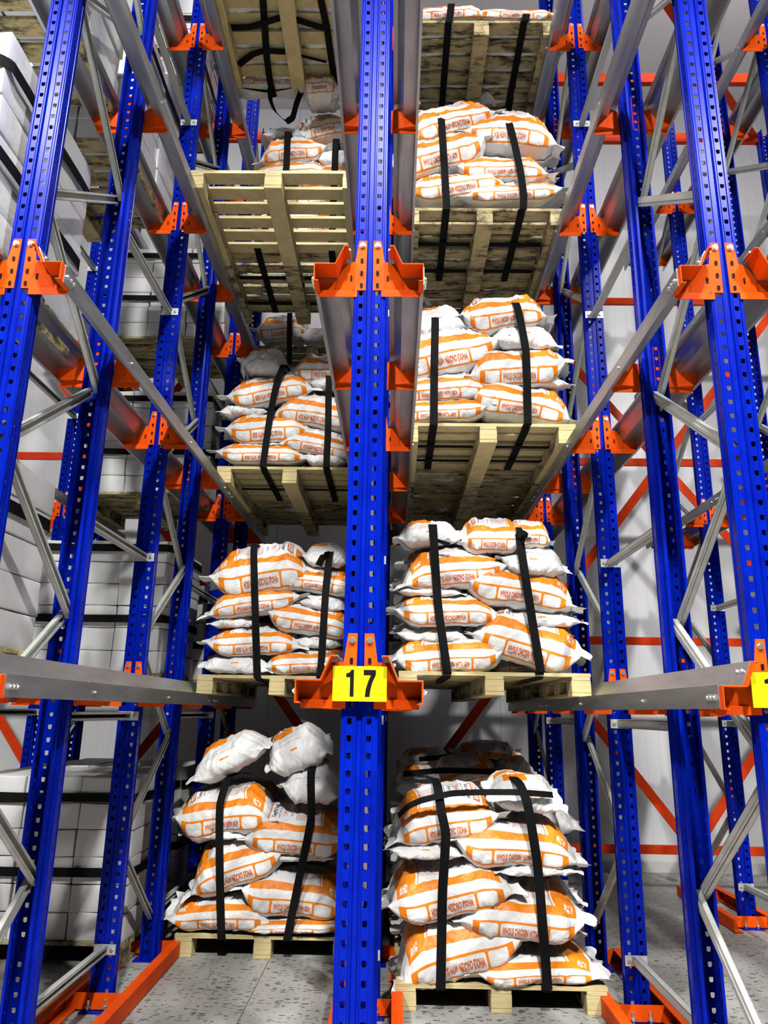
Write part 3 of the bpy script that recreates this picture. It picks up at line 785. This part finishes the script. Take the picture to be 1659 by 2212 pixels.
for bay, lev, y0, nl, what in (('R',1,4.80,4,'second'),('L',1,5.56,4,'second'),('R',2,4.78,4,'second'),('L',2,5.63,4,'second'),('R',3,4.72,3,'second'),('R',2,5.56,3,'third'),('R',1,5.58,4,'third')):  # single rows on the pallets behind, also added to block light and darken the interior
    for q in range(nl):
        for i, dx in enumerate((-.245,.245)):
            sack(('p','Lu','Rf','p')[(q+i) % 4], ((PR if bay == 'R' else PLX)+dx, y0, SH[lev-1]+PH+.09+q*.19), (.82,.95,.84), (0,0,random.uniform(-.04,.04)),
                 f'sack of the dim {["rear","hindmost"][what=="third"]} {LEV[lev]} load, behind the front load, {BAY[bay]}', f'sacks of the {what} {LEV[lev]} load, {BAY[bay]}')
# sacks hanging over the back of the top left pallet
sack('Ru', at(690,176,4.24), (.44,.8,.95), (math.radians(24),0,0), 'orange-printed sack sagging over the back edge of the top-left pallet', 'sacks over the back edge')
sack('Lf', Vector((-.86,4.325,SH[3]+.115)), (.80,.35,.62), (0,.02,0), 'orange-printed sack above the back edge of the top-left pallet, left of the sagging one', 'sacks over the back edge')

# pallets
pallet(PR+.0, YR0, 0, 'wood', 'pale pallet on the floor of the right sack bay, nearest sacks on it')
pallet(PR, 4.78, 0, 'woodd', 'pallet on the floor behind the first one, right sack bay')
pallet(PR, 5.58, 0, 'woodd', 'rearmost pallet on the floor of the right sack bay')
pallet(PLX, YL0, 0, 'wood', 'pale pallet on the floor of the left sack bay under sacks')
pallet(PR, YR1-.02, SH[0], 'wood', 'pale pallet on the first-level rails of the right sack bay')
pallet(PLX, YL1-.02, SH[0], 'wood', 'pale pallet on the first-level rails of the left sack bay')
pallet(PR, YR1+.76, SH[0], 'woodd', 'second pallet back on the first-level rails of the right sack bay')
pallet(PLX, YL1+.76, SH[0], 'woodd', 'second pallet back on the first-level rails of the left sack bay')
pallet(PR, YR1+1.56, SH[0], 'woodd', 'rearmost pallet on the first-level rails of the right sack bay')
pallet(PR, YR2+1.55, SH[1], 'woodd', 'rearmost pallet on the second-level rails of the right sack bay')
pallet(PR, YR2, SH[1], 'wood', 'front pallet on the second-level rails of the right sack bay')
pallet(PR, YR2+.775, SH[1], 'woodd', 'second pallet back on the second-level rails of the right sack bay')
pallet(PLX, YL2, SH[1], 'wood', 'front pallet on the second-level rails of the left sack bay')
pallet(PLX, YL2+.80, SH[1], 'woodd', 'second pallet back on the second-level rails of the left sack bay')
pallet(PR, YR3, SH[2], 'woodd', 'black-stained front pallet on the third-level rails of the right sack bay')
pallet(PR, YR3+.775, SH[2], 'woodd', 'second pallet back on the third-level rails of the right sack bay')
pallet(PLX, YL3, SH[2], 'wood', 'empty pallet with light through its slats, third-level rails, left sack bay')
pallet(PLX, YL3+.775, SH[2], 'woodd', 'strapped pallet right behind the empty one, third level, left sack bay')
pallet(PLX, 5.72, SH[2], 'woodd', 'rear pallet on the third-level rails of the left sack bay')
pallet(PR, YR4, SH[3], 'woodd', 'mould-stained pallet on the top-level rails of the right sack bay')
pallet(PLX, YL4, SH[3], 'wood', 'pallet seen from below on the top-level rails of the left sack bay')

# ------------------------------------------------------------------ straps
def ribbon(pts, w, t=.003, across=(1,0,0), sub=6):
    P_ = [Vector(p) for p in pts]; out = []
    for i in range(len(P_)-1):                    # gentle Catmull-Rom smoothing
        p0, p1, p2, p3 = P_[max(i-1,0)], P_[i], P_[i+1], P_[min(i+2,len(P_)-1)]
        for k in range(sub):
            s_ = k/sub; c_ = .35
            m1, m2 = (p2-p0)*c_, (p3-p1)*c_
            if (p2-p1).length < 1e-6: continue
            sc_ = (p2-p1).length
            m1 = m1.normalized()*sc_*.5 if m1.length else m1; m2 = m2.normalized()*sc_*.5 if m2.length else m2
            h00, h10, h01, h11 = 2*s_**3-3*s_**2+1, s_**3-2*s_**2+s_, -2*s_**3+3*s_**2, s_**3-s_**2
            out.append(p1*h00+m1*h10+p2*h01+m2*h11)
    out.append(P_[-1]); mb = MB(); A = Vector(across).normalized()
    vs = []
    for i, p in enumerate(out):
        d = (out[min(i+1,len(out)-1)]-out[max(i-1,0)]).normalized(); a = (A-d*A.dot(d)).normalized(); n_ = d.cross(a)
        vs += [p-a*w/2-n_*t/2, p+a*w/2-n_*t/2, p+a*w/2+n_*t/2, p-a*w/2+n_*t/2]
    fs = [(0,1,2,3)]
    for i in range(len(out)-1):
        o = i*4
        for k in range(4): fs.append((o+k, o+(k+1)%4, o+4+(k+1)%4, o+4+k))
    o = (len(out)-1)*4; fs.append((o+3,o+2,o+1,o))
    return mb.add(vs, fs).mesh('strap', M['black'])
def strap(pts, label, w=.045, across=(1,0,0), group='black lashing straps', sub=6):
    return tag(put('lashing_strap', ribbon(pts, w, .003, across, sub), None), label, 'strap', group)
def load_strap(px, yf, zdeck, label, top_back=.55, lean=(), under=True, ytop=.06):
    n_ = len(px); pts = []
    for i, (u, v) in enumerate(px):               # top first
        f = 1-i/(n_-1); pts.append(at(u, v, yf-.055+(ytop if i == 0 else 0)))
    base = pts[-1]; top = pts[0]
    zb = zdeck-.028
    seq = [Vector((top.x, yf+.72, top.z-.02)), Vector((top.x, yf+.3, top.z+.015))]+pts
    if base.z > zdeck: seq.append(Vector((base.x, yf-.03, zdeck+.01)))
    seq += [Vector((base.x, yf-.012, zb+.01)), Vector((base.x, yf+.02, zb-.002)), Vector((base.x, yf+PD-.02, zb-.004))]
    return strap(seq, label)
Z_ = [0]+SH
load_strap([(945,1699),(954,1757),(963,1802),(956,1924),(952,2138)], YR0, PH, 'left upright black strap over the floor load, right sack bay')
load_strap([(1122,1692),(1139,1735),(1161,1868),(1183,2138)], YR0, PH, 'right upright black strap over the floor load, right sack bay')
load_strap([(935,1133),(938,1184),(946,1307),(966,1452)], YR1, SH[0]+PH, 'left black strap over the first-level load, right sack bay')
load_strap([(1118,1140),(1129,1209),(1148,1330),(1168,1452)], YR1, SH[0]+PH, 'right black knotted strap over the first-level load, right sack bay')
load_strap([(549,1178),(550,1270),(556,1462)], YL1, SH[0]+PH, 'left black strap over the first-level load, left sack bay')
load_strap([(713,1193),(704,1270),(694,1429),(691,1462)], YL1, SH[0]+PH, 'right black strap over the first-level load, left sack bay')
load_strap([(491,1684),(475,1741),(475,1897),(479,2030)], YL0, PH, 'left black strap over the floor load, left sack bay')
load_strap([(672,1666),(672,1767),(649,1884),(620,2030)], YL0, PH, 'right black strap over the floor load, left sack bay')
load_strap([(614,788),(596,835),(580,920),(568,1008)], YL2, SH[1]+PH, 'left black strap over the second-level load, left sack bay')
load_strap([(711,812),(709,922),(705,1008)], YL2, SH[1]+PH, 'right black strap over the second-level load, left sack bay')
load_strap([(940,686),(938,800),(937,918)], YR2, SH[1]+PH, 'left black strap over the second-level load, right sack bay')
load_strap([(1114,654),(1136,759),(1140,915)], YR2, SH[1]+PH, 'right black strap over the second-level load, right sack bay')
load_strap([(952,248),(961,378),(965,452)], YR3, SH[2]+PH, 'left black strap over the third-level load, right sack bay')
load_strap([(1097,261),(1122,359),(1131,420),(1130,452)], YR3, SH[2]+PH, 'right black strap over the third-level load, right sack bay')
load_strap([(975,8),(970,48)], YR4, SH[3]+PH, 'left black strap around the top-level load, right sack bay', ytop=.0)
load_strap([(1137,30),(1135,46)], YR4, SH[3]+PH, 'right black strap around the top-level load, right sack bay', ytop=.0)
load_strap([(622,284),(618,365),(590,450),(556,535)], 4.37, SH[2]+PH, 'left black strap on the load behind the empty pallet')
load_strap([(726,300),(722,400),(716,535)], 4.37, SH[2]+PH, 'right black strap on the load behind the empty pallet')
strap([at(626,676,5.69), at(625,730,5.69), Vector((at(625,745,5.69).x,5.70,SH[2]+.115)), Vector((at(625,785,5.69).x,5.70,SH[2]-.06))], 'black strap hanging down the rear third-level load, left sack bay')
# cross straps under pallets, across the bay
def cross(cx, y, z, label, sag=.0, x0=-.47, x1=.47):
    strap([(cx+x0,y,z),(cx,y,z-sag),(cx+x1,y,z)], label, .045, (0,1,0))
for (cx, y, z, nm) in ((PR,YR2+.26,SH[1]+.070,'front black cross strap under the second-level pallet, right sack bay'),(PR,YR2+.52,SH[1]+.070,'back black cross strap under the second-level pallet, right sack bay'),
                   (PR,YR3+.30,SH[2]+.070,'front black cross strap under the third-level pallet, right sack bay'),(PR,YR3+.60,SH[2]+.070,'back black cross strap under the third-level pallet, right sack bay'),
                   (PLX,YL2+.38,SH[1]+.070,'black cross strap under the second-level pallet, left sack bay'),
                   (PLX,YL3+1.02,SH[2]+.070,'front black cross strap under the pallet behind the empty one'),(PLX,YL3+1.36,SH[2]+.070,'back black cross strap under the pallet behind the empty one')):
    # each strap passes between the stringers: three spans as one band just above the blocks' gaps
    strap([(cx-.40,y,z),(cx-.06,y,z)], nm+', left span', .04, (0,1,0)); strap([(cx+.06,y,z),(cx+.40,y,z)], nm+', right span', .04, (0,1,0))
# top-left pallet underside straps, rear loop
zb = SH[3]
def gp(u, v, z):
    d = CF + CR*((u-829.5)/FPX) - CU*((v-1106)/FPX); return CP+d*((z-CP.z)/d.z)
zu = zb+.085
strap([gp(568,0,zu), gp(572,60,zu), gp(576,120,zu), gp(584,170,zu)+Vector((0,0,-.03)), at(592,210,4.33)], 'left black strap running along under the top-left pallet')
strap([gp(693,0,zu), gp(706,60,zu), gp(716,130,zu), gp(725,185,zu)], 'right black strap running along under the top-left pallet')
strap([gp(490,60,zu-.005), gp(540,58,zu-.02), gp(606,38,zu-.005)], 'nearer slack cross strap under the top-left pallet, left span', .045, (0,1,0))
strap([gp(638,42,zu-.005), gp(690,58,zu-.02), gp(712,60,zu-.005)], 'nearer slack cross strap under the top-left pallet, right span', .045, (0,1,0))
strap([gp(512,143,zu-.005), gp(545,118,zu-.015), gp(570,110,zu-.005), gp(616,112,zu-.005)], 'farther slack cross strap under the top-left pallet, left span', .045, (0,1,0))
strap([gp(645,119,zu-.01), gp(705,134,zu-.01)], 'farther slack cross strap under the top-left pallet, right span', .02, (0,1,0))
YH = 4.36
strap([at(583,170,YH), at(584,215,YH), at(594,240,YH), at(618,262,YH), at(632,254,YH), at(640,225,YH), at(653,192,YH)], 'black strap end hanging in a loop behind the top-left pallet', .045, (.6,.8,0))
strap([at(518,187,YH-.01), at(575,197,YH-.01), at(612,192,YH-.01), at(640,186,YH-.01)], 'slack black strap along the back edge of the top-left pallet', .035, (0,.4,1))
strap([at(860,1763,YR0+.0), at(882,1742,YR0-.03), at(910,1729,YR0-.04), at(977,1714,YR0-.04), at(1061,1711,YR0-.02), at(1130,1712,YR0-.03), at(1194,1717,YR0+.02)], 'black strap laid across the top of the floor load, right sack bay', .03, (0,.5,1))
strap([at(870,1672,4.74), at(960,1664,4.70), at(1080,1668,4.72)], 'black strap across the second row of floor sacks, right sack bay', .035, (0,.5,1))
strap([at(905,1640,5.5), at(1010,1633,5.48), at(1105,1655,5.5)], 'black strap across the rearmost floor sacks, right sack bay', .035, (0,.5,1))
strap([at(1116,1150,YR1-.03), at(1133,1158,YR1-.06), at(1128,1172,YR1-.05)], 'short black strap tail at the knot, first-level load, right sack bay', .05, (.3,0,1))
strap([at(940,1166,YR1-.03), at(958,1172,YR1-.05), at(972,1176,YR1-.04)], 'loose black strap tail on the topmost left sack, first-level, right sack bay', .02, (0,0,1))
strap([at(712,1197,YL1-.04), at(700,1200,YL1-.06), at(688,1222,YL1-.05)], 'folded black strap tail on the first-level load, left sack bay', .045, (.7,0,.7))

# ------------------------------------------------------------------ cartons
def carton_mesh(w, d, h, mat, seed):
    rd = random.Random(seed)
    me = MB().box(-w/2,w/2,0,d,0,h).mesh('carton', mat)
    bm = bmesh.new(); bm.from_mesh(me); bmesh.ops.bevel(bm, geom=bm.edges[:], offset=.006, segments=2, affect='EDGES', profile=.6)
    bmesh.ops.subdivide_edges(bm, edges=[e_ for e_ in bm.edges if e_.calc_length() > .1], cuts=3, use_grid_fill=True)
    for v in bm.verts:
        q = noise.noise_vector(v.co*7+Vector((seed*3.7,0,0))); v.co += q*.006
    bm.to_mesh(me); bm.free(); me.polygons.foreach_set('use_smooth', [True]*len(me.polygons)); return me
CW, CD, CH = .325, .385, .142
CMS = {m_: [carton_mesh(CW-.006, CD-.006, CH-.003, M[m_], i) for i in range(4)] for m_ in ('carton','cartonw')}
LX = -1.5*S
rown = ['bottom','second','third','fourth','fifth','top']
def stack(xr, y0, z0, rows, what, mat='carton', hidden_top=True):
    for q in range(rows):
        for j in range(2):
            for i in range(3):                    # i=2 is the right-hand column
                if j == 1 and i < 2 and q < rows-1: continue
                x = xr-CW*(2.5-i)+random.uniform(-.006,.006)
                o = put('carton', random.choice(CMS[mat]), None, (x, y0+j*CD+random.uniform(0,.012), z0+q*CH), (0,0,random.uniform(-.02,.02)))
                pos = f'{["left","middle","right"][i]} column' + (' at the rear' if j else '')
                rn = 'top' if q == rows-1 else rown[q]
                tag(o, f'white carton, {rn} row, {pos}, {what}', 'carton', f'cartons on {what}')
def belt(xr, y0, z, what, nm):
    xl, y1 = xr-3*CW, y0+2*CD; e = .012; c = .03
    pts = [(xl-e,y1,z),(xl-e,y0+c,z),(xl+c,y0-e,z),(xl+.3,y0-e-.004,z-.004),(xr-c,y0-e,z),(xr+e,y0+c,z),(xr+e,y0+.4,z-.004),(xr+e,y1-c,z),(xr-c,y1+e,z),(xl+c,y1+e,z)]
    strap(pts, f'{nm} black band around {what}', .048, (0,0,1), 'black bands around carton stacks', 3)
def carton_load(xr, y0, lev, rows, what, belts, mat='carton', pal=None):
    z0 = (SH[lev-1] if lev else 0)
    pallet(xr-PW/2+.012, y0-.01, z0, 'woodd', f'pallet under {what}')
    stack(xr, y0, z0+PH, rows, what, mat)
    for z, nm in belts: belt(xr, y0, z0+PH+z, what, nm)
carton_load(-1.36, 4.50, 0, 6, 'the floor-level carton stack', ((.74,'upper'),(.35,'lower')))
carton_load(-1.345, 5.36, 0, 6, 'the rear floor carton stack', ((.74,'upper'),(.35,'lower')))
carton_load(-1.36, 4.72, 1, 6, 'the first-level carton stack', ((.80,'upper'),(.34,'lower')))
carton_load(-1.36, 2.26, 1, 5, 'the cut-off first-level stack at left edge', ((.52,'upper'),), 'carton')
carton_load(-1.33, 5.62, 1, 5, 'the rear first-level carton stack', ((.6,'upper'),(.25,'lower')))
carton_load(-1.36, 5.46, 2, 6, 'the second-level carton stack', ((.78,'upper'),(.33,'lower')))
carton_load(-1.36, 2.20, 2, 6, 'the shiny stack at upper left edge', ((.70,'upper'),(.33,'lower')), 'cartonw')
carton_load(-1.36, 5.58, 3, 6, 'the rear third-level carton stack', ((.77,'upper'),(.36,'lower')))
carton_load(-1.36, 3.36, 3, 6, 'the middle third-level carton stack', ((.70,'upper'),), 'cartonw')
carton_load(-1.36, 2.36, 3, 4, 'the nearest third-level carton stack', (), 'cartonw')
carton_load(-1.36, 4.30, 4, 5, 'the top-level carton stack', ((.50,'upper'),(.2,'lower')), 'cartonw')

# ------------------------------------------------------------------ light
def lamp(x, y, z, w, sx, sy, rot=(0,0,0), col=(1,.985,.96)):
    L = bpy.data.lights.new('ceiling_lamp', 'AREA'); L.shape = 'RECTANGLE'; L.size, L.size_y = sx, sy; L.energy = w; L.color = col; L.spread = math.radians(125)
    o = bpy.data.objects.new('ceiling_lamp', L); C.objects.link(o); o.location = (x,y,z); o.rotation_euler = rot; return o
for x in (-3.6, 0.3, 4.2):
    lamp(x, -2.6, 7.8, 470, .45, .45, (math.radians(30),0,0))
    L = bpy.data.lights.new('fill_light', 'POINT'); L.energy = 60; L.shadow_soft_size = .15  # unseen point fill added above each ceiling lamp to brighten the ceiling
    o = bpy.data.objects.new('fill_light', L); C.objects.link(o); o.location = (x, -2.6, 7.92)
for x in (-1.9, 3.1):
    L = bpy.data.lights.new('fill_light', 'POINT'); L.energy = 75; L.shadow_soft_size = .2  # unseen point fill added over the rack to lift upper wall and ceiling
    o = bpy.data.objects.new('fill_light', L); C.objects.link(o); o.location = (x, 4.5, 7.75)
w = bpy.data.worlds.new('world'); bpy.context.scene.world = w; w.use_nodes = True
w.node_tree.nodes['Background'].inputs[0].default_value = (.8,.85,1,1); w.node_tree.nodes['Background'].inputs[1].default_value = .0

sc = bpy.context.scene
sc.view_settings.view_transform = 'Standard'; sc.view_settings.look = 'None'; sc.view_settings.exposure = 0.0; sc.view_settings.gamma = 1
sc.view_settings.use_curve_mapping = False
sc.cycles.use_denoising = True; sc.cycles.max_bounces = 8; sc.cycles.diffuse_bounces = 1; sc.cycles.glossy_bounces = 3
sc.cycles.sample_clamp_indirect = 6
